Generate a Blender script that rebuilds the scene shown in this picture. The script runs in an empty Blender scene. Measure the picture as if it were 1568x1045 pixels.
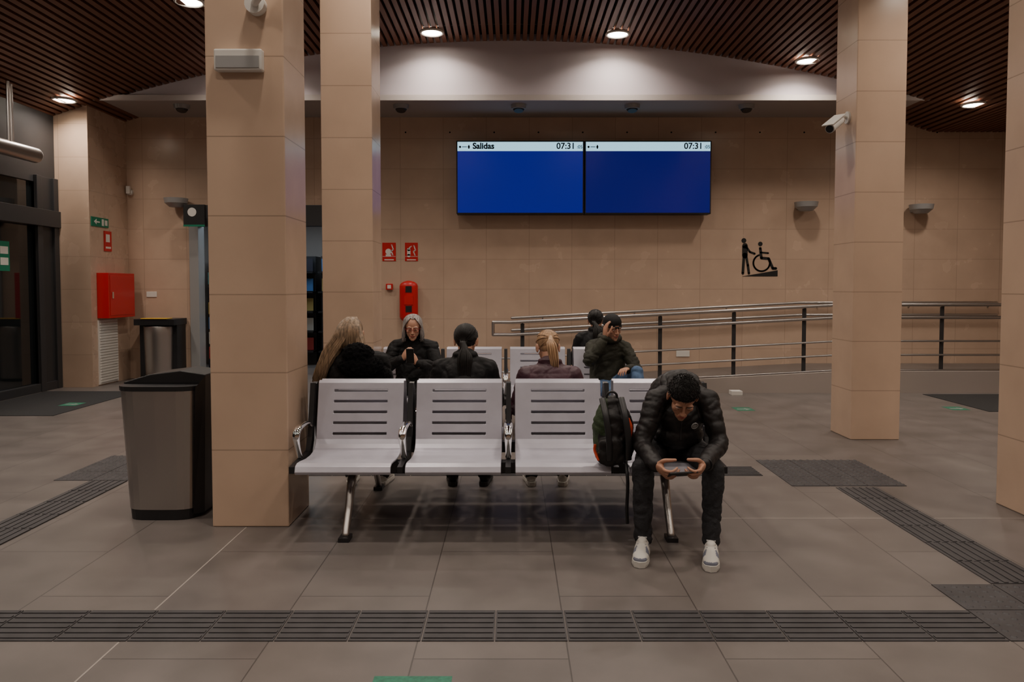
import bpy, math, random
import numpy as np
from mathutils import Vector, Matrix, noise
random.seed(7)
V=Vector
scene=bpy.context.scene
COL=scene.collection

# ---------------------------------------------------------------- materials
def mat(name,col,rough=.6,metal=0.,nscale=0,namt=.15,bump=0.,bscale=40,emit=None,estr=0,stretch=None,coat=0,spec=None):
    m=bpy.data.materials.new(name); m.use_nodes=True
    nt=m.node_tree; b=nt.nodes['Principled BSDF']
    b.inputs['Base Color'].default_value=(*col,1)
    b.inputs['Roughness'].default_value=rough
    b.inputs['Metallic'].default_value=metal
    if spec is not None: b.inputs['Specular IOR Level'].default_value=spec
    if coat: b.inputs['Coat Weight'].default_value=coat
    if emit:
        b.inputs['Emission Color'].default_value=(*emit,1); b.inputs['Emission Strength'].default_value=estr
    if nscale or bump:
        tc=nt.nodes.new('ShaderNodeTexCoord'); mp=nt.nodes.new('ShaderNodeMapping')
        if stretch: mp.inputs['Scale'].default_value=stretch
        nt.links.new(tc.outputs['Object'],mp.inputs['Vector'])
    if nscale:
        n=nt.nodes.new('ShaderNodeTexNoise'); n.inputs['Scale'].default_value=nscale; n.inputs['Detail'].default_value=5
        nt.links.new(mp.outputs[0],n.inputs['Vector'])
        r=nt.nodes.new('ShaderNodeMapRange'); r.inputs['To Min'].default_value=1-namt; r.inputs['To Max'].default_value=1+namt
        r.inputs['From Min'].default_value=.3; r.inputs['From Max'].default_value=.7
        nt.links.new(n.outputs['Fac'],r.inputs['Value'])
        mx=nt.nodes.new('ShaderNodeVectorMath'); mx.operation='SCALE'; mx.inputs[0].default_value=col
        nt.links.new(r.outputs[0],mx.inputs['Scale']); nt.links.new(mx.outputs[0],b.inputs['Base Color'])
    if bump:
        n=nt.nodes.new('ShaderNodeTexNoise'); n.inputs['Scale'].default_value=bscale; n.inputs['Detail'].default_value=4
        nt.links.new(mp.outputs[0],n.inputs['Vector'])
        bp=nt.nodes.new('ShaderNodeBump'); bp.inputs['Strength'].default_value=bump; bp.inputs['Distance'].default_value=.01
        nt.links.new(n.outputs['Fac'],bp.inputs['Height']); nt.links.new(bp.outputs[0],b.inputs['Normal'])
    return m

def tile_mat(name,col,col2,mort,w,h,axes,rough=.3,off=.0,msize=.004,shift=(0,0),nvar=.12,bump=.15):
    """brick tiles laid in world metres; axes picks which world axes are u and v (None = constant)"""
    m=bpy.data.materials.new(name); m.use_nodes=True; nt=m.node_tree; b=nt.nodes['Principled BSDF']
    g=nt.nodes.new('ShaderNodeNewGeometry'); s=nt.nodes.new('ShaderNodeSeparateXYZ'); nt.links.new(g.outputs['Position'],s.inputs[0])
    c=nt.nodes.new('ShaderNodeCombineXYZ')
    for i,a in enumerate(axes):
        if a is None: c.inputs[i].default_value=50*w+w*.5; continue
        ad=nt.nodes.new('ShaderNodeMath'); ad.operation='ADD'; ad.inputs[1].default_value=50*(w,h)[i]-shift[i]
        nt.links.new(s.outputs[a],ad.inputs[0]); nt.links.new(ad.outputs[0],c.inputs[i])
    br=nt.nodes.new('ShaderNodeTexBrick'); br.offset=off; br.squash=1
    br.inputs['Scale'].default_value=1; br.inputs['Brick Width'].default_value=w; br.inputs['Row Height'].default_value=h
    br.inputs['Mortar Size'].default_value=msize; br.inputs['Mortar Smooth'].default_value=.2
    br.inputs['Color1'].default_value=(*col,1); br.inputs['Color2'].default_value=(*col2,1); br.inputs['Mortar'].default_value=(*mort,1)
    nt.links.new(c.outputs[0],br.inputs['Vector'])
    n=nt.nodes.new('ShaderNodeTexNoise'); n.inputs['Scale'].default_value=3.; n.inputs['Detail'].default_value=8
    nt.links.new(g.outputs['Position'],n.inputs['Vector'])
    r=nt.nodes.new('ShaderNodeMapRange'); r.inputs['From Min'].default_value=.3; r.inputs['From Max'].default_value=.7
    r.inputs['To Min'].default_value=1-nvar; r.inputs['To Max'].default_value=1+nvar
    nt.links.new(n.outputs['Fac'],r.inputs['Value'])
    mx=nt.nodes.new('ShaderNodeVectorMath'); mx.operation='SCALE'
    nt.links.new(br.outputs['Color'],mx.inputs[0]); nt.links.new(r.outputs[0],mx.inputs['Scale'])
    nt.links.new(mx.outputs[0],b.inputs['Base Color'])
    rr=nt.nodes.new('ShaderNodeMapRange'); rr.inputs['To Min'].default_value=rough-.05; rr.inputs['To Max'].default_value=rough+.08
    nt.links.new(n.outputs['Fac'],rr.inputs['Value']); nt.links.new(rr.outputs[0],b.inputs['Roughness'])
    inv=nt.nodes.new('ShaderNodeMath'); inv.operation='SUBTRACT'; inv.inputs[0].default_value=1
    nt.links.new(br.outputs['Fac'],inv.inputs[1])
    bp=nt.nodes.new('ShaderNodeBump'); bp.inputs['Strength'].default_value=bump; bp.inputs['Distance'].default_value=.004
    nt.links.new(inv.outputs[0],bp.inputs['Height']); nt.links.new(bp.outputs[0],b.inputs['Normal'])
    return m

BEI=(.54,.395,.295); BEI2=(.51,.370,.275); BMO=(.39,.28,.21)
M=dict(
 wallY=tile_mat('limestone_wall_tiles',BEI,BEI2,BMO,.70,.49,(0,2),.24,shift=(.28,0),nvar=.05),
 wallX=tile_mat('limestone_side_tiles',BEI,BEI2,BMO,.70,.49,(1,2),.26,nvar=.05),
 colm=tile_mat('limestone_column_tiles',(.60,.435,.32),(.57,.41,.30),(.38,.275,.20),20,.485,(None,2),.22,nvar=.05),
 floor=tile_mat('stoneware_floor',(.146,.127,.117),(.133,.116,.108),(.066,.056,.052),1.26,.63,(1,0),.38,off=.5,msize=.0035,shift=(1.15,-.40),nvar=.16),
 tact=mat('tactile_paving',(.045,.042,.045),.55,nscale=8,namt=.2),
 joint=mat('floor_joint_profile',(.34,.30,.27),.5),
 slat=mat('brown_ceiling_slat',(.15,.054,.026),.5),
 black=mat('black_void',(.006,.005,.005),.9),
 white=mat('white_plaster',(.58,.53,.57),.7,nscale=1.5,namt=.04),
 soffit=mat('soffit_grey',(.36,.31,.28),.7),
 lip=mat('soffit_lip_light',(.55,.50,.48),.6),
 steel=mat('brushed_steel',(.50,.47,.45),.34,1.,bump=.05,bscale=90,stretch=(1,1,14)),
 chrome=mat('chrome',(.8,.8,.8),.08,1.),
 seat=mat('grey_lacquered_steel',(.52,.51,.58),.33,.25,nscale=6,namt=.08),
 dark=mat('dark_plastic',(.014,.014,.016),.4),
 grey=mat('grey_metal_frame',(.05,.05,.053),.45,.4),
 lamp=mat('lamp_grey',(.36,.36,.36),.45,.3),
 glass=mat('night_glass',(.008,.010,.011),.05,coat=.3),
 red=mat('fire_red',(.55,.012,.015),.35),
 wht=mat('white_plastic',(.7,.68,.64),.45),
 green=mat('sign_green',(.0,.18,.10),.5), fgreen=mat('worn_floor_green',(.02,.17,.10),.5,nscale=40,namt=.3),
 yellow=mat('label_yellow',(.75,.45,.03),.5),
 ink=mat('black_vinyl',(.01,.01,.01),.5),
 blue=mat('screen_blue',(.0,.0,.03),.25,emit=(.008,.013,.34),estr=.60),
 blue2=mat('screen_blue_dim',(.0,.0,.03),.25,emit=(.007,.008,.23),estr=.50),
 head=mat('screen_header',(.3,.3,.3),.2,emit=(.42,.80,1.),estr=1.2),
 stxt=mat('screen_text',(.0,.005,.02),.6),
 bulb=mat('downlight_lens',(1,1,1),.5,emit=(1.,.88,.72),estr=30),
 cool=mat('shop_light',(1,1,1),.5,emit=(.6,.85,1.),estr=4),
 mat_=mat('entrance_mat',(.02,.02,.021),.9,nscale=60,namt=.3),
 skin=mat('skin_light',(.56,.30,.20),.5,nscale=20,namt=.06),
 skin2=mat('skin_tan',(.44,.225,.145),.5,nscale=20,namt=.06),
 lips=mat('lips',(.38,.10,.08),.45), eye=mat('eye_white',(.7,.68,.65),.2), iris=mat('iris',(.03,.015,.01),.15),
 hblack=mat('hair_black',(.008,.0065,.006),.48,nscale=60,namt=.5,spec=.35),
 hblond=mat('hair_blonde',(.25,.17,.105),.45,nscale=70,namt=.55,stretch=(1,1,.1)),
 hginger=mat('hair_strawberry',(.44,.27,.15),.42,nscale=60,namt=.4,stretch=(1,1,.1)),
 hgrey=mat('hair_silver',(.38,.35,.335),.5,nscale=60,namt=.6,stretch=(1,1,.15)),
 jblack=mat('black_jacket',(.009,.009,.010),.7,nscale=5,namt=.3,bump=.25,bscale=60,spec=.3),
 jpuff=mat('black_nylon_puffer',(.012,.0105,.011),.5,nscale=6,namt=.3,bump=.2,bscale=40,spec=.4),
 jfur=mat('black_fur',(.006,.006,.007),.95,bump=1.,bscale=160,spec=.15),
 jburg=mat('burgundy_jacket',(.055,.018,.030),.5,nscale=6,namt=.2,bump=.2,bscale=50),
 jolive=mat('olive_jacket',(.030,.030,.021),.7,nscale=6,namt=.35,bump=.3,bscale=50,spec=.3),
 jeans=mat('blue_jeans',(.07,.13,.24),.8,nscale=25,namt=.2,bump=.2,bscale=150),
 djeans=mat('dark_jeans',(.013,.013,.016),.8,nscale=25,namt=.3,bump=.3,bscale=90),
 shoe=mat('sneaker_white',(.58,.56,.52),.55), shoe2=mat('sneaker_panel_blue_grey',(.16,.17,.22),.6),
 shoeb=mat('shoe_black',(.015,.015,.015),.5), bagg=mat('bag_green',(.025,.045,.015),.7,bump=.3,bscale=90),
 patch=mat('grey_patch',(.35,.35,.35),.5), orange=mat('orange_patch',(.55,.06,.02),.5),
)

# ---------------------------------------------------------------- mesh helpers
def link(o,parent=None):
    COL.objects.link(o)
    if parent is not None:
        o.parent=parent; o.matrix_parent_inverse=Matrix.Translation(-parent.location)
    return o
def group(name,loc=(0,0,0)):
    e=bpy.data.objects.new(name,None); e.location=loc; e.empty_display_size=.1; COL.objects.link(e); return e
class MB:
    def __init__(s): s.v=[]; s.f=[]; s.m=[]; s.sm=[]
    def add(s,vs,fs,mi=0,smooth=False):
        o=len(s.v); s.v+= [tuple(p) for p in vs]; s.f+=[tuple(i+o for i in f) for f in fs]; s.m+=[mi]*len(fs); s.sm+=[smooth]*len(fs); return s
    def box(s,x0,x1,y0,y1,z0,z1,mi=0,M_=None):
        vs=[V((x,y,z)) for z in (z0,z1) for y in (y0,y1) for x in (x0,x1)]
        if M_ is not None: vs=[M_@p for p in vs]
        return s.add(vs,[(0,2,3,1),(4,5,7,6),(0,1,5,4),(2,6,7,3),(0,4,6,2),(1,3,7,5)],mi)
    def cyl(s,p,q,r,mi=0,r2=None,n=20,smooth=True):
        p=V(p);q=V(q);r2=r if r2 is None else r2;t=(q-p).normalized();a=t.orthogonal().normalized();b=t.cross(a)
        vs=[c+(a*math.cos(k*2*math.pi/n)+b*math.sin(k*2*math.pi/n))*rr for c,rr in((p,r),(q,r2)) for k in range(n)]
        s.add(vs,[(k,(k+1)%n,n+(k+1)%n,n+k) for k in range(n)],mi,smooth)
        return s.add(vs,[tuple(range(n))[::-1],tuple(range(n,2*n))],mi)
    def part(s,vf,mi=0,smooth=True): return s.add(vf[0],vf[1],mi,smooth)
    def prism(s,poly,axis,a0,a1,mi=0):
        """poly: 2D outline in the other two axes, extruded along axis"""
        n=len(poly); vs=[]
        for a in (a0,a1):
            for (u,w) in poly:
                vs.append({'x':(a,u,w),'y':(u,a,w),'z':(u,w,a)}[axis])
        return s.add(vs,[tuple(range(n)),tuple(range(n,2*n))[::-1]]+[(k,n+k,n+(k+1)%n,(k+1)%n) for k in range(n)],mi)
    def build(s,name,mats,parent=None,bevel=0):
        me=bpy.data.meshes.new(name); me.from_pydata(s.v,[],s.f); 
        for m in mats: me.materials.append(m)
        for p,mi,sm in zip(me.polygons,s.m,s.sm): p.material_index=mi; p.use_smooth=sm
        import bmesh
        bm=bmesh.new(); bm.from_mesh(me); bmesh.ops.recalc_face_normals(bm,faces=bm.faces); bm.to_mesh(me); bm.free()
        o=bpy.data.objects.new(name,me)
        if bevel:
            b=o.modifiers.new('bevel','BEVEL'); b.width=bevel; b.segments=2; b.limit_method='ANGLE'; b.angle_limit=math.radians(50)
        return link(o,parent)
def box(name,x0,x1,y0,y1,z0,z1,m,parent=None,bevel=0): return MB().box(x0,x1,y0,y1,z0,z1).build(name,[m],parent,bevel)

def ell(c,r,R=None,nu=20,nv=14):
    c=V(c); vs=[];fs=[]
    for j in range(1,nv):
        ph=math.pi*j/nv
        for i in range(nu):
            th=2*math.pi*i/nu; p=V((r[0]*math.sin(ph)*math.cos(th),r[1]*math.sin(ph)*math.sin(th),r[2]*math.cos(ph)))
            vs.append(c+(R@p if R else p))
    top=len(vs); vs.append(c+(R@V((0,0,r[2])) if R else V((0,0,r[2])))); vs.append(c-(R@V((0,0,r[2])) if R else V((0,0,r[2]))))
    for j in range(nv-2):
        for i in range(nu): a=j*nu+i;b=j*nu+(i+1)%nu; fs.append((a,a+nu,b+nu,b))
    for i in range(nu):
        fs.append((top,i,(i+1)%nu)); k=(nv-2)*nu; fs.append((top+1,k+(i+1)%nu,k+i))
    return vs,fs
def cr(P,t):
    n=len(P)-1; i=min(int(t),n-1); u=t-i
    p1,p2=P[i],P[i+1]; p0=P[i-1] if i>0 else p1*2-p2; p3=P[i+2] if i+2<=n else p2*2-p1
    return .5*((2*p1)+(p2-p0)*u+(2*p0-5*p1+4*p2-p3)*u*u+(3*p1-p0-3*p2+p3)*u**3)
def loft(P,R,lat=None,n=16,sub=6,cap=True):
    P=[V(p) for p in P]; R=[(r,r) if not isinstance(r,tuple) else r for r in R]; RV=[V((r[0],r[1],0)) for r in R]
    N=(len(P)-1)*sub; ts=[k/sub for k in range(N+1)]
    pts=[cr(P,t) for t in ts]; rs=[cr(RV,t) for t in ts]
    tang=[(pts[min(k+1,N)]-pts[max(k-1,0)]).normalized() for k in range(N+1)]
    def frame(t,prev):
        l=V(lat) if lat is not None else (prev if prev is not None else t.orthogonal())
        l=(l-t*l.dot(t)); l=l.normalized() if l.length>1e-5 else t.orthogonal().normalized()
        return l,t.cross(l)
    seq=[]
    if cap:
        rr=min(rs[0].x,rs[0].y)
        for a in (80,50,25): seq.append((pts[0]-tang[0]*rr*math.sin(math.radians(a)),rs[0]*math.cos(math.radians(a)),tang[0]))
    for k in range(N+1): seq.append((pts[k],rs[k],tang[k]))
    if cap:
        rr=min(rs[-1].x,rs[-1].y)
        for a in (25,50,80): seq.append((pts[-1]+tang[-1]*rr*math.sin(math.radians(a)),rs[-1]*math.cos(math.radians(a)),tang[-1]))
    vs=[];fs=[];prev=None
    for c,r,t in seq:
        l,b=frame(t,prev); prev=l
        for i in range(n):
            th=2*math.pi*i/n; vs.append(c+l*(abs(r.x)*math.cos(th))+b*(abs(r.y)*math.sin(th)))
    K=len(seq)
    for k in range(K-1):
        for i in range(n): a=k*n+i;b=k*n+(i+1)%n; fs.append((a,b,b+n,a+n))
    fs.append(tuple(range(n))[::-1]); fs.append(tuple(range((K-1)*n,K*n)))
    return vs,fs
def torus(c,axis,R,r,lat=None,R2=None,n=24,m=10):
    c=V(c);t=V(axis).normalized(); l=V(lat) if lat is not None else t.orthogonal(); l=(l-t*l.dot(t)).normalized(); b=t.cross(l); R2=R2 or R
    vs=[];fs=[]
    for i in range(n):
        a=2*math.pi*i/n; o=l*math.cos(a)+b*math.sin(a); cc=c+l*R*math.cos(a)+b*R2*math.sin(a)
        for j in range(m):
            q=2*math.pi*j/m; vs.append(cc+o*r*math.cos(q)+t*r*math.sin(q))
    for i in range(n):
        for j in range(m): fs.append((i*m+j,((i+1)%n)*m+j,((i+1)%n)*m+(j+1)%m,i*m+(j+1)%m))
    return vs,fs
def xf(vf,T): return [T@V(p) for p in vf[0]],vf[1]

def organic(name,parts,voxel,it,mats,parent,matfn=None,dispfn=None,fac=.5):
    b=MB()
    for p in parts: b.part(p)
    me=bpy.data.meshes.new(name+'_raw'); me.from_pydata(b.v,[],b.f)
    import bmesh
    bm=bmesh.new(); bm.from_mesh(me); bmesh.ops.recalc_face_normals(bm,faces=bm.faces); bm.to_mesh(me); bm.free()
    o=bpy.data.objects.new(name+'_raw',me); COL.objects.link(o)
    r=o.modifiers.new('r','REMESH'); r.mode='VOXEL'; r.voxel_size=voxel; r.use_smooth_shade=True
    if it: s=o.modifiers.new('s','SMOOTH'); s.factor=fac; s.iterations=it
    dg=bpy.context.evaluated_depsgraph_get(); dg.update()
    nm=bpy.data.meshes.new_from_object(o.evaluated_get(dg)); bpy.data.objects.remove(o); nm.name=name
    if dispfn:
        n=len(nm.vertices); co=np.empty(n*3); nm.vertices.foreach_get('co',co); co=co.reshape(-1,3)
        no=np.array([v.normal[:] for v in nm.vertices]); co=co+no*dispfn(co)[:,None]; nm.vertices.foreach_set('co',co.ravel()); nm.update()
    nm.materials.clear()
    for m in mats: nm.materials.append(m)
    nm.polygons.foreach_set('use_smooth',[True]*len(nm.polygons))
    if matfn:
        for p in nm.polygons: p.material_index=matfn(p.center)
    else: nm.polygons.foreach_set('material_index',[0]*len(nm.polygons))
    return link(bpy.data.objects.new(name,nm),parent)

def fold_noise(amp,sc):
    def f(co):
        return np.array([amp*noise.noise(V(c)*sc)+amp*.5*noise.noise(V(c)*sc*2.3) for c in co])
    return f
def creases(amp,sc):
    """cloth: soft volumes meeting in narrow valleys"""
    def f(co):
        out=[]
        for c in co:
            p=V((c[0]*sc,c[1]*sc,c[2]*sc*1.5)); w=noise.noise_vector(p*.6)*.7
            a=abs(noise.noise(p+w)); b=abs(noise.noise((p+w)*2.1+V((5,3,1))))
            out.append(amp*(min(a*3.2,1)-.6)+amp*.4*(min(b*3.2,1)-.6))
        return np.array(out)
    return f
def quilt(bones,pitch,amp,namp=.006,nsc=8):
    B=[(np.array(a),np.array(b),r) for a,b,r in bones]; fn=creases(namp,nsc)
    def f(co):
        best=np.full(len(co),1e9); s=np.zeros(len(co))
        for a,b,r in B:
            d=b-a; L=np.linalg.norm(d); d=d/L; t=np.clip((co-a)@d,0,L); dist=np.linalg.norm(co-a-t[:,None]*d,axis=1)-r
            k=dist<best; best[k]=dist[k]; s[k]=(((co-a)@d))[k]
        return amp*(np.sqrt(np.abs(np.sin(math.pi*s/pitch)))-.7)+fn(co)
    return f

# ---------------------------------------------------------------- room shell
WY=12.6; XL=-6.8; XR=9.; YB=-4.; LEDGE=4.28; LY=11.5
def vault(x): return max(5.14-x*x/41.4,4.02)
box('floor',XL-2,XR+.1,YB,WY+3.6,-.12,0,M['floor'])
g=group('wall_back',(0,WY,0))
w=MB().box(-6.3,-5.25,WY,WY+.2,0,4.6).box(-5.25,-2.8,WY,WY+.2,2.82,4.6).box(-2.8,XR,WY,WY+.2,0,4.6); w.build('tiled_wall',[M['wallY']],g)
w=MB()
for k in range(14):
    x=-2.45+k*.72
    w.cyl((x,WY-.002,4.02),(x,WY+.01,4.02),.014,n=10)
w.build('anchor_holes',[M['black']],g)
box('wall_left_return',XL-.1,-6.28,11.47,WY+.2,0,4.3,M['wallX'])
w=MB().box(-6.8,-6.28,11.462,11.47,0,4.2); w.build('wall_left_return_face',[M['wallY']])
box('wall_right',XR,XR+.2,YB,WY+.2,0,5.4,M['wallX'])
box('wall_front',XL-.2,XR+.2,YB-.2,YB,0,5.4,M['wallY'])
w=MB(); poly=[(x,vault(x)+.10) for x in np.linspace(-6.0,6.0,41)]+[(6.0,LEDGE),(-6.0,LEDGE)]
w.prism(poly,'y',LY,LY+.1); w.build('wall_lunette',[M['white']])
g=group('trim_soffit',(0,LY,LEDGE))
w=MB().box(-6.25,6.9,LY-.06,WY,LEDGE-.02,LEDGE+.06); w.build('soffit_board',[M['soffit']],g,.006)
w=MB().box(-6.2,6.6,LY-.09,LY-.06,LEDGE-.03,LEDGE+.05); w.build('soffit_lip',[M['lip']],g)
for x in (-5.0,-1.68,.1,1.82,3.55,5.3):
    g=group('soffit_spotlight',(x,11.75,LEDGE-.02))
    w=MB().cyl((x,11.75,LEDGE-.08),(x,11.75,LEDGE-.021),.11,r2=.12); w.build('housing',[M['lamp']],g)
    w=MB().cyl((x,11.74,LEDGE-.11),(x,11.75,LEDGE-.075),.07,r2=.09); w.build('lens',[M['dark']],g)
g=group('ceiling',(0,4,5))
w=MB(); x=XL+.03
while x<XR:
    z=vault(x); ye=LY if abs(x)<5.97 else WY-.01
    if x<-6.28: ye=11.46
    sl=math.atan(-x/20.7) if z>4.03 else 0
    Rm=Matrix.Translation((x,0,z))@Matrix.Rotation(-sl,4,'Y')
    w.box(-.03,.03,YB+.02,ye,0,.07,0,Rm); x+=.098
w.build('slats',[M['slat']],g)
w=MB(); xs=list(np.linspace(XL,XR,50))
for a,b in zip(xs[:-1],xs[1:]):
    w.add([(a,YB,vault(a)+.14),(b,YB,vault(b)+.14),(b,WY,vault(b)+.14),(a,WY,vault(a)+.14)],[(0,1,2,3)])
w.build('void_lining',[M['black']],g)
w=MB()
for yy in range(-3,12,2):
    for a,b in zip(xs[:-1],xs[1:]):
        w.add([(a,yy,vault(a)+.08),(b,yy,vault(b)+.08),(b,yy+.04,vault(b)+.08),(a,yy+.04,vault(a)+.08)],[(0,1,2,3)])
w.build('carrier_rails',[M['grey']],g)
for y in (11.0,9.0,6.6,4.2,1.8,-.8):
    for x in (-6.35,-3.72,-1.13,1.49,4.18,6.55):
        z=vault(x)-.012
        g=group('ceiling_downlight',(x,y,z))
        w=MB().part(torus((x,y,z),(0,0,1),.155,.018)); w.build('trim_ring',[M['wht']],g)
        w=MB().cyl((x,y,z),(x,y,z+.02),.14); w.build('lens',[M['bulb']],g)
        L=bpy.data.lights.new('downlight','AREA'); L.shape='DISK'; L.size=.25; L.energy=20.5; L.color=(1,.865,.75); L.spread=math.radians(140)
        o=bpy.data.objects.new('lamp',L); o.location=(x,y,z-.01); link(o,g)

# ---------------------------------------------------------------- columns
def column(x0,y0,s=.48,top=None):
    cx=x0+s/2
    w=MB().box(x0,x0+s,y0,y0+s,0,vault(cx)+.12); o=w.build('tiled_column',[M['colm']],None,.008); return o
column(-1.875,4.75); column(-1.80,7.3); column(3.33,7.5); column(3.36,4.8)

# ---------------------------------------------------------------- tactile paving
def tactile(name,x0,y0,nx,ny,kind,t=.312):
    w=MB()
    for i in range(nx):
        for j in range(ny):
            a=x0+i*t+.003; b=y0+j*t+.003; e=t-.006
            w.box(a,a+e,b,b+e,0,.004)
            if kind=='x':
                for k in range(6): q=b+.02+k*.05; w.box(a+.006,a+e-.006,q,q+.022,.004,.008)
            elif kind=='y':
                for k in range(6): q=a+.02+k*.05; w.box(q,q+.022,b+.006,b+e-.006,.004,.008)
            else:
                for k in range(5):
                    for l in range(5): w.cyl((a+.035+k*.059,b+.035+l*.059,.004),(a+.035+k*.059,b+.035+l*.059,.009),.016,r2=.010,n=8)
    w.build(name,[M['tact']])
tactile('tactile_paving_strip',-4.13,3.19,20,1,'x')
tactile('tactile_paving_block',2.11,3.19,4,2,'d')
tactile('tactile_paving_strip',2.42,3.82,1,6,'y')
tactile('tactile_paving_block',2.11,5.73,3,3,'d',.29)
tactile('tactile_paving_strip',-2.68,6.05,15,1,'x')
tactile('tactile_paving_block',-3.56,5.9,3,3,'d',.29)
tactile('tactile_paving_strip',-3.27,3.51,1,8,'y',.297)
MB().box(-1.665,-1.657,YB,3.185,0,.0008).box(-1.665,-1.657,3.51,4.745,0,.0008).build('trim_floor_joint',[M['joint']])
MB().box(-1.39,2.41,4.927,4.934,0,.0008).box(2.74,3.35,4.927,4.934,0,.0008).build('trim_floor_joint',[M['joint']])
box('entrance_mat',-6.7,-5.35,8.9,11.0,0,.006,M['mat_']); box('entrance_mat',5.75,8.3,9.2,10.7,0,.006,M['mat_'])
for (x,y,s) in ((-.38,2.76,.30),(2.85,9.4,.22),(5.5,9.45,.22),(-5.62,9.75,.22)):
    g=group('floor_sticker',(x,y,0)); w=MB().box(x-s/2,x+s/2,y-.12,y+.14,0,.0015 if x>-5 else .0075); w.build('sticker',[M['fgreen']],g)
    zz_=.0016 if x>-5 else .0076
    w=MB().prism([(x-.08,y-.02),(x+.02,y-.02),(x+.02,y-.06),(x+.09,y),(x+.02,y+.06),(x+.02,y+.02),(x-.08,y+.02)],'z',zz_,zz_+.0006); w.build('arrow',[M['lamp']],g)

# ---------------------------------------------------------------- waiting benches
def bench(name,yb,f,centers,armx):
    g=group(name,(sum(centers)/len(centers),yb+f*.25,0))
    P=[(-.022,.872),(-.012,.885),(.0,.87)]
    a=(.0,.87); b=(.085,.515)
    for zc in (.822,.754,.686,.618,.550):
        for z in (zc+.008,zc-.008): t=(a[1]-z)/(a[1]-b[1]); P.append((a[0]+(b[0]-a[0])*t,z))
    P+= [b,(.102,.485),(.13,.462),(.17,.448),(.25,.440),(.36,.442),(.48,.455),(.54,.458),(.575,.448),(.588,.42),(.575,.405)]
    slot_rows={3,5,7,9,11}
    xs=[-.28,-.272,-.175,.175,.272,.28]
    for c in centers:
        w=MB(); vs=[V((c+x,yb+f*r,z)) for (r,z) in P for x in xs]; n=len(xs); fs=[]
        for j in range(len(P)-1):
            for i in range(n-1):
                if j in slot_rows and i==2: continue
                fs.append((j*n+i,j*n+i+1,(j+1)*n+i+1,(j+1)*n+i))
        w.add(vs,fs); o=w.build('seat_shell',[M['seat']],g)
        sd=o.modifiers.new('s','SOLIDIFY'); sd.thickness=.012; sd.offset=0
        bv=o.modifiers.new('b','BEVEL'); bv.width=.003; bv.segments=1; bv.limit_method='ANGLE'
        w=MB().box(c-.20,c+.20,yb+f*.16,yb+f*.44,.415,.432); w.build('seat_bracket',[M['dark']],g)
    x0,x1=min(centers)-.36,max(centers)+.36
    w=MB().box(x0,x1,yb+f*.26-.04,yb+f*.26+.04,.34,.415); w.build('beam',[M['dark']],g,.006)
    for x in armx:
        w=MB()
        pr=[(-.01,.87),(.08,.53),(.13,.45),(.50,.43),(.50,.39),(.10,.39),(.03,.50),(-.05,.86)]
        w.prism([(yb+f*r,z) for r,z in pr],'x',x-.016,x+.016,0)
        w.part(loft([V((x,yb+f*r,z)) for r,z in ((.07,.60),(.16,.635),(.28,.64),(.37,.625),(.395,.58),(.36,.51),(.32,.45))],[(.022,.012),(.026,.013),(.028,.014),(.026,.014),(.022,.012),(.018,.010),(.018,.010)],lat=(1,0,0),n=12,sub=5),1)
        w.build('armrest',[M['dark'],M['chrome']],g)
    for x in (centers[0],centers[-1]):
        w=MB()
        w.part(loft([V((x,yb+f*r,z)) for r,z in ((.16,.38),(.30,.34),(.42,.16),(.52,.03))],[(.030,.04),(.028,.035),(.024,.024),(.022,.02)],lat=(1,0,0),n=12,sub=5),0)
        w.box(x-.032,x+.032,yb+f*.53-.05,yb+f*.53+.05,0,.025,1)
        w.box(x-.03,x+.03,min(yb-f*.02,yb+f*.2),max(yb-f*.02,yb+f*.2),.35,.40,1)
        w.build('leg',[M['steel'],M['dark']],g)
C1=(-.99,-.345,.30,.945); AX=(-1.313,-.668,-.023,.622,1.267)
bench('waiting_bench',5.03,-1,C1,AX)
bench('waiting_bench',5.13,1,C1,AX)
C2=(-1.03,-.385,.26,.905); AX2=tuple(a-.04 for a in AX)
bench('waiting_bench',7.80,-1,C2,AX2)
bench('waiting_bench',7.90,1,C2,AX2)

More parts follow.
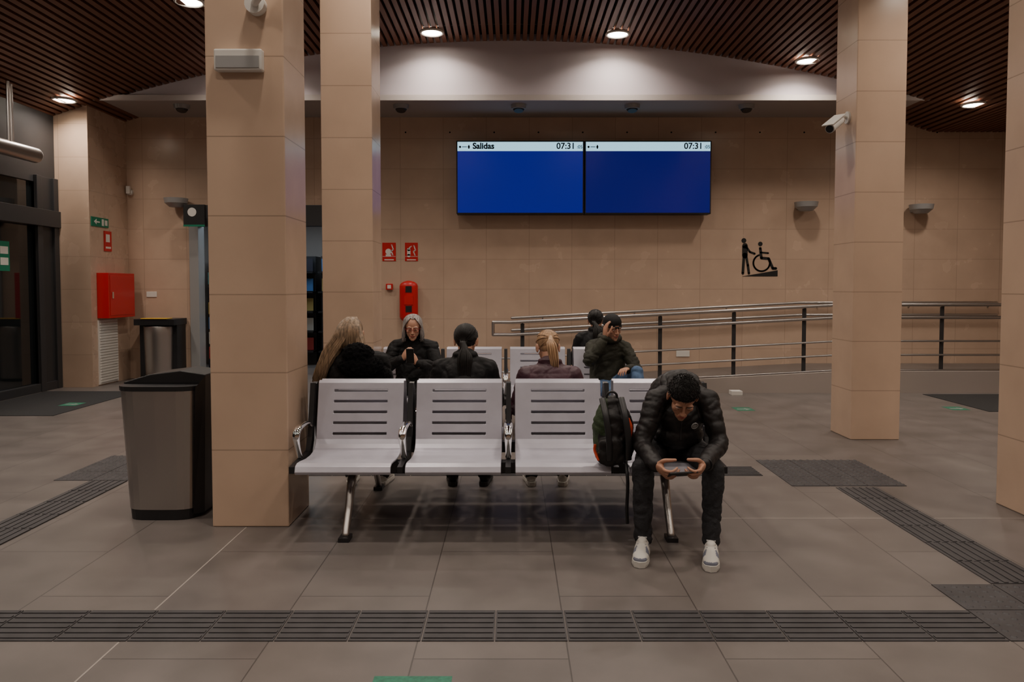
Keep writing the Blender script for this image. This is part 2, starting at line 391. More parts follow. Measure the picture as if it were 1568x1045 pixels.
# ---------------------------------------------------------------- litter bins
def bin_near():
    cx,cy=-2.27,5.12; g=group('litter_bin',(cx,cy,0))
    def outline(s,n=14,wd=.27,dp=.26):
        pts=[]
        for k in range(n+1):
            a=math.pi+math.pi*k/n; c,s_=math.cos(a),math.sin(a)
            pts.append((cx+math.copysign(abs(c)**.45,c)*wd*s, cy-.02+math.copysign(abs(s_)**.6,s_)*dp*s))
        pts+=[(cx+wd*s,cy+.2),(cx-wd*s,cy+.2)]
        return pts
    def tube(z0,s0,z1,s1,mats,name,mi=0,cap=True):
        a,b=outline(s0),outline(s1); n=len(a); w=MB()
        w.add([(*p,z0) for p in a]+[(*p,z1) for p in b],[(k,(k+1)%n,n+(k+1)%n,n+k) for k in range(n)]+([tuple(range(n))[::-1],tuple(range(n,2*n))] if cap else []))
        w.build(name,mats,g)
    tube(.0,.83,.07,.85,[M['dark']],'plinth')
    tube(.07,.86,.84,1.0,[M['steel']],'steel_body')
    tube(.84,1.02,.87,1.03,[M['dark']],'rim')
    w=MB().prism([(cx-.27,.87),(cx+.27,.87),(cx+.27,.93),(cx+.10,.955),(cx-.10,.93),(cx-.27,.88)],'y',cy-.12,cy+.19); w.build('lid',[M['dark']],g,.01)
    w=MB().add([(cx+.205,cy-.20,0.03),(cx+.255,cy-.14,0.03),(cx+.255,cy+.2,.03),(cx+.205,cy+.2,.03),(cx+.25,cy-.245,.86),(cx+.29,cy-.18,.93),(cx+.29,cy+.2,.93),(cx+.25,cy+.2,.86)],[(0,1,2,3),(4,5,6,7),(0,1,5,4),(1,2,6,5),(2,3,7,6),(3,0,4,7)]); w.build('side_panel',[M['dark']],g)
bin_near()
g=group('litter_bin',(-5.65,12.35,0)); w=MB()
w.box(-5.95,-5.35,12.25,12.58,0,.97,0); w.part(loft([(-5.65,12.28,.05),(-5.65,12.28,.88)],[(.22,.16),(.24,.18)],lat=(1,0,0),cap=False),1)
w.box(-5.97,-5.33,12.1,12.58,.90,1.0,0); w.box(-5.86,-5.44,12.09,12.3,1.0,1.012,2); w.build('body',[M['dark'],M['steel'],M['yellow']],g,.01)

# ---------------------------------------------------------------- departure screens
g=group('departures_screen',(1.15,12.4,3.25))
def scr(x0,x1,m,title):
    z0,z1=2.67,3.83; y=12.30
    MB().box(x0,x1,y,WY-.06,z0,z1).build('screen_case',[M['ink']],g,.006)
    MB().box(x0+.02,x1-.02,y-.003,y,z0+.02,z1-.165).build('screen_panel',[m],g)
    MB().box(x0+.02,x1-.02,y-.003,y,z1-.165,z1-.02).build('screen_header',[M['head']],g)
    def txt(s,x,z,size,bold=0):
        c=bpy.data.curves.new('text','FONT'); c.body=s; c.size=size; c.extrude=.001; c.offset=bold; o=bpy.data.objects.new('header_text',c)
        o.rotation_euler=(math.pi/2,0,0); o.location=(x,y-.006,z); c.materials.append(M['stxt']); link(o,g)
    if title: txt('Salidas',x0+.26,z1-.128,.13,.005)
    txt('07:31',x1-.44,z1-.130,.135,.003); txt(':05',x1-.115,z1-.125,.075,.001)
    w=MB()
    for px in (x0+.06,x0+.20): w.cyl((px,y-.003,z1-.10),(px,y-.007,z1-.10),.018,n=12)
    w.box(x0+.09,x0+.17,y-.007,y-.003,z1-.105,z1-.095); w.box(x0+.19,x0+.21,y-.007,y-.003,z1-.13,z1-.07); w.build('header_icon',[M['stxt']],g)
scr(-.885,1.145,M['blue'],True); scr(1.155,3.17,M['blue2'],False)
MB().box(.2,2.2,12.5,WY-.001,3.0,3.5).build('bracket_plate',[M['dark']],g)

# ---------------------------------------------------------------- signs on back wall
def flatstroke(w,pts,r,y):
    for a,b in zip(pts[:-1],pts[1:]):
        a=V((a[0],0,a[1]));b=V((b[0],0,b[1])); t=(b-a).normalized(); n=V((-t.z,0,t.x))*r
        q=[a+n,b+n,b-n,a-n]; w.prism([(p.x,p.z) for p in q],'y',y-.003,y)
    for p in pts: w.cyl((p[0],y-.003,p[1]),(p[0],y,p[1]),r,n=12,smooth=False)
g=group('accessible_ramp_sign',(4.0,WY,2.0)); w=MB(); y=WY-.001; ox,oz=3.75,1.68
def S(*pp): return [(ox+a,oz+b) for a,b in pp]
w.cyl((ox+.04,y-.003,oz+.585),(ox+.04,y,oz+.585),.04)
flatstroke(w,S((.06,.50),(.06,.34)),.045,y); flatstroke(w,S((.07,.50),(.14,.40),(.22,.37)),.017,y)
flatstroke(w,S((.045,.34),(.03,.05)),.022,y); flatstroke(w,S((.08,.34),(.11,.18),(.13,.05)),.02,y)
w.cyl((ox+.31,y-.003,oz+.53),(ox+.31,y,oz+.53),.037)
flatstroke(w,S((.31,.46),(.33,.30),(.45,.29),(.52,.13),(.57,.13)),.022,y); flatstroke(w,S((.32,.39),(.44,.38)),.015,y)
flatstroke(w,S(*[(.335+.135*math.cos(math.radians(a)),.22+.135*math.sin(math.radians(a))) for a in range(110,385,12)]),.014,y)
w.prism(S((.02,.0),(.60,.0),(.60,.10)),'y',y-.003,y); w.build('vinyl_pictogram',[M['ink']],g)
def redsign(name,x0,x1,z0,z1,kind):
    g=group(name,((x0+x1)/2,WY,z0)); y=WY-.001
    MB().box(x0,x1,y-.006,y,z0,z1).build('plate',[M['red']],g); w=MB(); y-=.007; s=x1-x0
    w.box(x0+.02*s,x1-.02*s,y-.001,y,z0+.24*(z1-z0),z0+.26*(z1-z0)); 
    if kind: 
        flatstroke(w,[(x0+.3*s,z0+.33*s+.02),(x0+.3*s,z0+.9*s)],.13*s,y); flatstroke(w,[(x0+.3*s,z0+1.0*s),(x0+.5*s,z0+1.15*s)],.04*s,y)
    else:
        w.cyl((x0+.45*s,y-.002,z0+.7*s),(x0+.45*s,y,z0+.7*s),.22*s); w.box(x0+.25*s,x0+.65*s,y-.001,y,z0+.35*s,z0+.5*s)
    flatstroke(w,[(x0+.78*s,z0+.45*s),(x0+.66*s,z0+.75*s),(x0+.82*s,z0+.85*s),(x0+.7*s,z0+1.2*s)],.04*s,y)
    w.box(x0+.15*s,x0+.85*s,y-.001,y,z0+.06*s,z0+.14*s); w.build('pictogram',[M['wht']],g)
redsign('fire_alarm_sign',-2.12,-1.90,1.93,2.23,0); redsign('fire_extinguisher_sign',-1.75,-1.54,1.93,2.23,1)
g=group('fire_extinguisher_cabinet',(-1.68,WY,.9)); w=MB()
w.part(loft([(-1.68,WY-.10,1.02),(-1.68,WY-.10,1.52)],[(.15,.09),(.15,.09)],lat=(1,0,0),n=24),0)
for z in (1.10,1.42): w.box(-1.72,-1.62,WY-.195,WY-.18,z,z+.10,1)
w.box(-1.74,-1.60,WY-.196,WY-.18,1.22,1.36,0); w.build('cabinet',[M['red'],M['ink']],g)
g=group('fire_call_point',(-2.0,WY,1.45)); MB().box(-2.06,-1.95,WY-.05,WY-.001,1.46,1.56).build('box',[M['red']],g,.006); MB().box(-2.035,-1.975,WY-.055,WY-.05,1.48,1.54).build('face',[M['wht']],g)
def wall_lamp(x,z):
    g=group('wall_lamp',(x,WY,z)); w=MB()
    w.cyl((x,WY-.19,z-.03),(x,WY-.19,z+.05),.17,r2=.185,n=28); w.box(x-.08,x+.08,WY-.14,WY-.001,z-.06,z+.03); w.cyl((x,WY-.19,z-.09),(x,WY-.19,z-.03),.10,r2=.165,n=28); w.build('bowl',[M['lamp']],g)
for x,z in ((4.73,2.82),(6.58,2.78),(-5.40,2.88)): wall_lamp(x,z)
MB().box(-5.99,-5.82,WY-.012,WY-.001,1.34,1.43).build('light_switch',[M['wht']],None,.004)
MB().box(2.7,2.92,WY-.012,WY-.001,.36,.46).build('electrical_outlet',[M['wht']],None,.004)
MB().cyl((-6.22,WY-.05,3.05),(-6.22,WY-.001,3.05),.05).box(-6.25,-6.19,WY-.09,WY-.04,3.02,3.14).build('motion_detector',[M['wht']])
g=group('fire_hose_cabinet',(-6.2,12,1.4)); w=MB().box(-6.278,-6.10,11.62,12.42,1.03,1.72,0).box(-6.10,-6.094,11.66,12.38,1.07,1.68,0).box(-6.094,-6.08,11.70,11.74,1.33,1.43,1); w.build('cabinet',[M['red'],M['chrome']],g,.006)
g=group('ventilation_grille',(-6.27,12,.5)); w=MB().box(-6.279,-6.262,11.62,12.18,.02,1.0)
for k in range(22): w.box(-6.262,-6.245,11.65,12.15,.05+k*.042,.072+k*.042)
w.build('louvres',[M['wht']],g)
g=group('emergency_exit_sign',(-6.27,11.7,2.5)); MB().box(-6.279,-6.265,11.50,11.98,2.42,2.56).build('plate',[M['green']],g)
w=MB().prism([(11.56,2.49),(11.63,2.45),(11.63,2.48),(11.72,2.48),(11.72,2.50),(11.63,2.50),(11.63,2.53)],'x',-6.265,-6.262).box(-6.265,-6.262,11.78,11.84,2.44,2.54).box(-6.265,-6.262,11.87,11.94,2.45,2.53); w.build('pictogram',[M['wht']],g)
g=group('fire_hose_sign',(-6.27,11.95,2.2)); MB().box(-6.279,-6.265,11.85,12.06,2.06,2.37).build('plate',[M['red']],g)
MB().box(-6.265,-6.262,11.89,12.0,2.2,2.32).box(-6.265,-6.262,11.88,12.03,2.10,2.13).build('pictogram',[M['wht']],g)

# ---------------------------------------------------------------- kiosk behind the opening
g=group('door_1',(-4.,WY,0))
MB().box(-5.27,-5.12,WY-.03,WY+.22,0,2.5).box(-2.9,-2.78,WY-.03,WY+.22,0,2.5).build('jambs',[M['lamp']],g,.005)
MB().box(-5.3,-2.75,WY-.04,WY+.15,2.5,2.84).build('header',[M['grey']],g,.005)
MB().box(-6.0,-2.0,WY+3.3,WY+3.4,0,3.).box(-6.1,-6.,WY+.2,WY+3.4,0,3.).box(-2.,-1.9,WY+.2,WY+3.4,0,3.).box(-6.1,-1.9,WY+.2,WY+3.4,2.9,3.).build('wall_kiosk',[M['soffit']])
g=group('magazine_shelf',(-4,WY+2,0)); w=MB(); cols=[mat('mag%d'%i,c,.4) for i,c in enumerate([(.4,.05,.05),(.5,.5,.46),(.05,.15,.35),(.4,.3,.10),(.02,.02,.03),(.1,.28,.3)])]
for sx in (-5.7,-4.7,-3.7):
    w.box(sx,sx+.9,WY+2.3,WY+2.7,0,2.1,6)
    for r in range(5):
        w.box(sx,sx+.9,WY+2.05,WY+2.3,.25+r*.38,.28+r*.38,6)
        for k in range(5): w.box(sx+.04+k*.17,sx+.19+k*.17,WY+2.2,WY+2.22,.29+r*.38,.53+r*.38,random.randrange(6))
w.build('shelves',cols+[M['dark']],g)
MB().box(-5.5,-2.6,WY+1.2,WY+1.35,2.86,2.895).build('kiosk_ceiling_light',[M['cool']])
g=group('magazine_rack',(-4.9,WY+.5,1)); w=MB()
for k in range(6): w.box(-5.10,-5.0,WY+.3,WY+.5,.3+k*.25,.5+k*.25,k%6)
w.box(-5.11,-5.0,WY+.5,WY+.53,0,1.8,4).box(-5.11,-5.0,WY+.3,WY+.5,0,.28,4)
w.build('rack',cols,g)
L=bpy.data.lights.new('kiosk_light','AREA'); L.size=1.5; L.energy=24; L.color=(.75,.88,1); o=bpy.data.objects.new('kiosk_area_lamp',L); o.location=(-4,WY+1.3,2.84); COL.objects.link(o)
g=group('restroom_sign',(-5.2,12.4,2.6)); MB().box(-5.24,-4.9,12.30,12.36,2.49,2.82).build('plate',[M['ink']],g,.004)
w=MB().cyl((-5.10,12.296,2.70),(-5.10,12.299,2.70),.07).build('roundel',[M['wht']],g); MB().box(-5.24,-4.9,12.297,12.30,2.47,2.50).build('stripe',[M['green']],g)

# ---------------------------------------------------------------- glazed entrance on the left
g=group('window_1',(XL,5,0)); w=MB()
w.box(XL-.06,XL+.02,YB,11.47,3.0,4.2,0); w.box(XL-.08,XL+.10,YB,11.47,2.38,2.62,0); w.box(XL-.06,XL+.06,YB,11.47,0,.12,0)
for y in (11.35,10.95,9.7,8.4,7.1,5.8,4.5,3.2,1.9,.6,-.7,-2,-3.3): w.box(XL-.07,XL+.07,y,y+.12,0,3.1,0)
w.box(XL-.05,XL+.03,10.95,11.47,0,3.1,0)
w.build('frames',[M['grey']],g,.005); MB().box(XL-.02,XL-.01,YB,11.4,.1,3.05).build('glass',[M['glass']],g)
g=group('door_poster',(XL,10.3,2)); MB().box(XL-.005,XL+.001,10.2,10.42,1.72,2.12,0).box(XL+.001,XL+.003,10.23,10.39,1.8,1.9,1).box(XL+.001,XL+.003,10.23,10.39,1.95,2.05,1).build('poster',[M['green'],M['wht']],g)
g=group('air_curtain',(-6.4,9,3.27)); w=MB().cyl((-6.4,6.8,3.27),(-6.4,10.4,3.27),.10).build('tube',[M['steel']],g); MB().cyl((-6.4,10.4,3.27),(-6.4,10.43,3.27),.09).build('end_cap',[M['wht']],g)
MB().cyl((-6.42,9.95,3.3),(-6.42,9.95,4.1),.022).cyl((-6.36,9.8,3.3),(-6.36,9.8,4.1),.022).cyl((-6.4,7.3,3.3),(-6.4,7.3,4.1),.022).build('hanger_rods',[M['steel']],g)

# ---------------------------------------------------------------- ramp and railing
MB().prism([(-.0,0),(4.7,.25),(8.9,.25),(8.9,0)],'y',10.9,WY-.002).build('wheelchair_ramp',[M['floor']])
MB().prism([(.3,0),(.3,.07),(4.7,.31),(8.2,.31),(8.2,0)],'y',10.84,10.898).build('trim_ramp_curb',[M['soffit']])
def rail(name,y,x0,x1,posts,hs,wall=False):
    g=group(name,((x0+x1)/2,y,0)); w=MB()
    def zz(x): return .25*x/4.7 if x<4.7 else .25
    for h in hs:
        pts=[V((x0,y,max(zz(x0),0)+h)),V((0,y,h)),V((4.7,y,.25+h)),V((x1,y,.25+h))]
        if x0>=0: pts=pts[:1]+pts[2:]
        for a,b in zip(pts[:-1],pts[1:]):
            if (b-a).length>.02: w.cyl(a,b,.023 if h>.6 else .015,n=12)
        for p in pts: w.part(ell(p,(.023,)*3 if h>.6 else (.015,)*3,nu=10,nv=6))
    if len(hs)>1 and x0<0: w.cyl((x0,y,hs[0]),(x0,y,hs[1]),.023)
    for x in posts:
        z=max(zz(x),0) if x>0 else 0
        if wall:
            w.cyl((x,y,z+hs[0]-.02),(x,WY-.002,z+hs[0]-.08),.012,n=8)
        else:
            w.box(x-.028,x+.028,y-.006+.03,y+.006+.03,z,z+hs[0]-.03,1); w.cyl((x,y,z),(x,y,z+.015),.05,n=14)
            for h in hs: w.box(x-.012,x+.012,y-.01,y+.03,z+h-.03,z+h-.01,1)
    w.build('tubes',[M['steel'],M['grey']],g)
rail('ramp_handrail',11.0,-.27,7.0,(.15,2.13,3.19,4.2,6.18),(1.0,.82,.48,.28,.06))
rail('ramp_wall_handrail',12.52,.0,7.9,(.5,2.,3.5,5.,6.5,7.8),(1.0,.80),True)
MB().box(3.05,3.2,10.6,10.75,0,.06).build('paper_box',[M['wht']],None,.004)

# ---------------------------------------------------------------- fixtures on columns
g=group('emergency_light',(-1.66,4.72,2.88)); MB().box(-1.80,-1.51,4.69,4.749,2.81,2.94).build('body',[M['wht']],g,.01); MB().box(-1.785,-1.525,4.683,4.69,2.825,2.895).build('diffuser',[M['lamp']],g)
def cctv(x,y,z,d,s=1.):
    g=group('security_camera',(x,y,z)); d=V(d).normalized(); c=V((x,y,z)); w=MB()
    w.cyl(c-d*.02*s,c+d*.26*s,.045*s,0); w.cyl(c+d*.26*s,c+d*.27*s,.036*s,1); w.box(-.055*s,.055*s,-.03*s,.30*s,.045*s,.053*s,0,Matrix.Translation(c)@d.to_track_quat('Y','Z').to_matrix().to_4x4())
    return g,w
g,w=cctv(-1.42,4.55,3.28,(.85,-.35,-.30)); w.part(loft([(-1.42,4.56,3.27),(-1.50,4.60,3.20),(-1.55,4.70,3.21)],[.022,.022,.022])); w.cyl((-1.55,4.69,3.21),(-1.55,4.749,3.21),.06); w.build('body',[M['wht'],M['dark']],g)
g,w=cctv(3.22,7.62,3.14,(-.6,-.6,-.42)); w.part(loft([(3.22,7.62,3.14),(3.27,7.66,3.18),(3.31,7.68,3.18)],[.018,.018,.016])); w.cyl((3.31,7.68,3.18),(3.329,7.68,3.18),.06); w.build('body',[M['wht'],M['dark']],g)

# ================================================================= PEOPLE
def basis(face,up=(0,0,1)):
    f=V(face).normalized(); Y=-f; Z=V(up); Z=(Z-Y*Z.dot(Y)).normalized(); X=Y.cross(Z)
    return Matrix((X,Y,Z)).transposed().to_4x4()
def hand(name,wr,d,palm,thumbdir,curl,skin,parent,thumb=None,s=1.):
    Y=V(d).normalized(); Z=-V(palm); Z=(Z-Y*Z.dot(Y)).normalized(); X=Y.cross(Z)
    if X.dot(V(thumbdir))<0: sx=-1
    else: sx=1
    T=Matrix.Translation(V(wr))@Matrix((X,Y,Z)).transposed().to_4x4()@Matrix.Scale(s,4)
    P=[loft([(0,-.03,0),(0,.0,0),(0,.03,0),(0,.065,0),(0,.085,0)],[(.027,.02),(.026,.018),(.034,.017),(.040,.015),(.037,.011)],lat=(1,0,0)),
       ell((sx*.022,.03,-.010),(.017,.028,.013))]
    for k,(bx,L,by) in enumerate(((.030,.072,.086),(.010,.080,.090),(-.010,.074,.087),(-.029,.058,.079))):
        p=V((sx*bx,by-.01,0)); pts=[p.copy()]; a=0; dirx=sx*(bx*1.2)
        p=p+V((dirx*.01,.014,0)); pts.append(p.copy())
        for j,fr in enumerate((.45,.31,.24)):
            a+=curl[min(j,2)]*(1+.08*k); p=p+V((dirx*fr*.1,math.cos(a),-math.sin(a)))*L*fr; pts.append(p.copy())
        P.append(loft(pts,[.0092,.0092,.0086,.0078,.0066],n=10,sub=4))
    th=thumb or [(.55,.75,-.35),(.25,.9,-.35),(.0,.95,-.3)]
    p=V((sx*.020,.018,-.008)); pts=[p.copy()]
    for dv,L in zip(th,(.042,.034,.028)):
        dv=V((dv[0]*sx,dv[1],dv[2])).normalized(); p=p+dv*L; pts.append(p.copy())
    P.append(loft(pts,[.014,.012,.0105,.0085],n=10,sub=4))
    organic(name,[xf(q,T) for q in P],.0030*s,1,[skin],parent)
    return T
def shoe(name,ankle,toe,parent,m1,m2,scale=1.):
    a=V(ankle); t=V(toe); d=V((t.x-a.x,t.y-a.y,0)).normalized(); X=d.cross(V((0,0,1)))
    T=Matrix.Translation((a.x-d.x*.05,a.y-d.y*.05,max(0,a.z-.115)))@Matrix((X,d,V((0,0,1)))).transposed().to_4x4()@Matrix.Scale(scale,4)
    up=[loft([(0,.03,.06),(0,.09,.065),(0,.16,.052),(0,.215,.042),(0,.245,.038)],[(.036,.042),(.038,.046),(.043,.036),(.043,.025),(.034,.018)],lat=(1,0,0)),
        loft([(0,.045,.06),(0,.048,.115)],[(.038,.045),(.036,.043)],lat=(1,0,0)),ell((0,.105,.098),(.026,.04,.02))]
    Ti=T.inverted()
    def mf(c):
        l=Ti@c
        return 1 if (.07<l.y<.20 and abs(l.x)>.022+.08*max(0,l.y-.14) and .045<l.z<.085 and math.sin(l.y*90+l.z*60)>-.2) or (l.y<.02 and l.z>.05) or (l.y>.235 and l.z<.05) else 0
    organic(name+'_upper',[xf(q,T) for q in up],.004,2,[m1,m2],parent,mf)
    out=[(-.032,.0),(-.038,.05),(-.036,.11),(-.045,.18),(-.044,.225),(-.03,.262),(0,.275),(.03,.262),(.044,.225),(.045,.18),(.036,.11),(.038,.05),(.032,.0),(.015,-.018),(-.015,-.018)]
    w=MB(); n=len(out); vs=[(T@V((x,y,z))) for z,sc in((.002,.95),(.014,1.04),(.034,1.)) for x,y in [(q[0]*sc,q[1]) for q in out]]
    w.add(vs,[tuple(range(n))[::-1],tuple(range(2*n,3*n))]+[(r*n+k,r*n+(k+1)%n,(r+1)*n+(k+1)%n,(r+1)*n+k) for r in(0,1) for k in range(n)])
    w.build(name+'_sole',[M['shoe'] if m1!=M['shoeb'] else M['shoeb']],parent)
    w=MB()
    for k in range(5): w.cyl(T@V((-.024,.09+k*.022,.114-k*.0115)),T@V((.024,.100+k*.022,.114-k*.0115)),.0035,n=6); w.cyl(T@V((.024,.09+k*.022,.114-k*.0115)),T@V((-.024,.100+k*.022,.114-k*.0115)),.0035,n=6)
    w.build(name+'_laces',[M['patch'] if m1!=M['shoeb'] else M['dark']],parent)

def hair_parts(hair,rnd,B):
    """returns (shell parts, strands) in head-local coordinates; B converts upright offsets"""
    st=[]; j=lambda a: rnd.uniform(-a,a)
    SC=V((0,.016,.036)); SR=V((.0835,.0985,.0865))
    def sc(az,el,k=1.):
        a=math.radians(az); e=math.radians(el)
        return V((SC.x+SR.x*k*math.sin(a)*math.cos(e),SC.y-SR.y*k*math.cos(a)*math.cos(e),SC.z+SR.z*k*math.sin(e)))
    cap=[ell((0,.016,.050),(.0805,.0945,.073)),ell((0,.030,.036),(.080,.086,.080)),ell((0,.055,-.012),(.066,.058,.062))]
    if hair=='short':
        H=cap
        for k in range(2600):
            az=rnd.uniform(-180,180); lo=12 if abs(az)<60 else (-2 if abs(az)<105 else -38)
            e=rnd.uniform(lo,90); p=sc(az,e,.975); n=(p-SC).normalized()
            t=V((0,-1,.15)); t=(t-n*t.dot(n)); q=p+n*.006+t*.014+V((j(.006),j(.006),j(.006))); st.append(([p,q],[.0022,.0009],1))
    elif hair=='beanie':
        H=[ell((0,.020,.056),(.088,.102,.082)),torus((0,.018,.035),(0,-.15,1),.080,.013,lat=(1,0,0),R2=.095),ell((0,.06,.0),(.06,.05,.05))]
    elif hair=='bob':
        H=[ell((0,.032,.040),(.080,.084,.082)),ell((0,.055,-.012),(.066,.058,.062)),loft([(0,.075,.02),(0,.082,-.05),(0,.075,-.10)],[(.072,.026),(.080,.026),(.074,.02)],lat=(1,0,0))]
        for sx in(-1,1): H.append(loft([(sx*.070,.015,.04),(sx*.080,.018,-.01),(sx*.083,.02,-.06),(sx*.080,.02,-.10)],[(.010,.034),(.010,.038),(.012,.036),(.008,.028)],lat=(1,0,0)))
        for k in range(760):
            sx=rnd.choice((-1,1)); az=rnd.uniform(2,176)
            y0=-.060+.145*(az/180); top=V((sx*rnd.uniform(.001,.008)+.004,y0,0)); ee=1-((top.y-SC.y)/SR.y)**2; top.z=SC.z+SR.z*math.sqrt(max(ee,.05))*1.02
            p1=sc(sx*(az*.80+16),50,1.035+j(.02)); p2=sc(sx*(max(az,8)*.72+34),20,1.06+j(.03))
            p3=sc(sx*max(az,64),-18,1.08+j(.06)); p3.x*=1.04
            wv=.010*math.sin(k*1.7); p4=V((p3.x*(1.04)+wv,p3.y+j(.012),-.075+j(.012))); p5=V((p3.x*(1.04)-wv+j(.012),p3.y+j(.014),-.115+j(.02)))
            st.append(([top,p1,p2,p3,p4,p5],[.0016,.0024,.0026,.0026,.0024,.0010],3))
    else:
        H=[ell((0,.018,.040),(.081,.096,.084)),ell((0,.045,-.005),(.062,.054,.060))]
        if hair=='ponytail':
            G=V((0,.118,.035)); H+=[ell((0,.112,.035),(.020,.018,.020)),loft([(0,.12,.035),B(.015,.165,.045),B(.03,.18,-.03),B(.045,.17,-.13)],[(.016,.016),(.026,.020),(.024,.018),(.010,.008)],lat=(1,0,0))]
            for k in range(160):
                a=j(1);b=j(1); st.append(([(a*.012,.118,.035+b*.01),B(.015+a*.030,.168+b*.020,.045),B(.03+a*.032,.184+b*.020,-.04),B(.045+a*.022,.17+b*.012,-.12-rnd.uniform(0,.05))],[.002,.003,.003,.001],4))
        if hair=='longback':
            G=V((0,.112,-.035)); H+=[ell((0,.100,-.035),(.024,.020,.022)),loft([G,B(0,.150,-.08),B(0,.175,-.15),B(0,.18,-.24)],[(.024,.018),(.036,.020),(.038,.016),(.022,.010)],lat=(1,0,0))]
            for k in range(240):
                a=j(1);b=j(1); st.append(([G+V((a*.022,0,b*.018)),B(a*.042,.160+b*.018,-.08),B(a*.048,.186+b*.014,-.155),B(a*.040,.190+b*.010,-.24-rnd.uniform(0,.06))],[.002,.003,.003,.001],4))
        if hair!='longside':
            for k in range(520):
                az=rnd.uniform(0,180)*rnd.choice((-1,1)); e0=28 if abs(az)<70 else (5 if abs(az)<110 else -30-rnd.uniform(0,25))
                if abs(az)<70 and rnd.random()<.5: e0=rnd.uniform(28,75)
                p0=sc(az,e0,.99); gd=(G-SC)
                d0=V(((p0.x-SC.x)/SR.x,(p0.y-SC.y)/SR.y,(p0.z-SC.z)/SR.z)).normalized(); d1=V((gd.x/SR.x,gd.y/SR.y,gd.z/SR.z)).normalized()
                pts=[p0]
                for u in (.33,.66,.88):
                    d=d0.slerp(d1,u) if d0.dot(d1)>-.98 else d1; pts.append(V((SC.x+SR.x*d.x,SC.y+SR.y*d.y,SC.z+SR.z*d.z)))
                pts=[SC+(p-SC)*(1.02+j(.008)) for p in pts]; pts.append(G+V((j(.012),0,j(.012))))
                st.append((pts,[.0014,.0022,.0024,.0022,.0016],3))
        else:
            H.append(loft([B(-.02,.05,.05),B(-.06,.09,-.02),B(-.11,.125,-.12),B(-.165,.14,-.22),B(-.20,.12,-.33)],[(.050,.035),(.055,.035),(.050,.026),(.040,.020),(.025,.012)],lat=(1,0,0)))
            H.append(loft([B(.04,.05,.05),B(.07,.09,-.03),B(.10,.125,-.11),B(.13,.13,-.17)],[(.042,.03),(.042,.03),(.030,.020),(.016,.010)],lat=(1,0,0)))
            for k in range(700):
                u=j(1); q=rnd.uniform(-.012,.006); wv=.006*math.sin(k*1.3)
                s0=B(u*.035,-.03,.122+j(.003)); s1=B(u*.072,.075,.098-.02*abs(u))
                if k%4==0: P=[s0,s1,B(u*.082,.124,.02),B(u*.088,.138+q,-.09)]
                elif u<.45: P=[s0,s1,B(-.03+u*.072,.122+q,.0),B(-.10+u*.068+wv,.150+q,-.11),B(-.155+u*.058-wv,.162+q,-.22),B(-.195+u*.05,.145+q,-.29-rnd.uniform(0,.08))]
                else: P=[s0,s1,B(.025+u*.058,.122+q,.0),B(.055+u*.06+wv,.150+q,-.09),B(.09+u*.05,.152+q,-.14-rnd.uniform(0,.06))]
                st.append((P,[.0020]+[.0026]*(len(P)-2)+[.001],3))
    return H,st

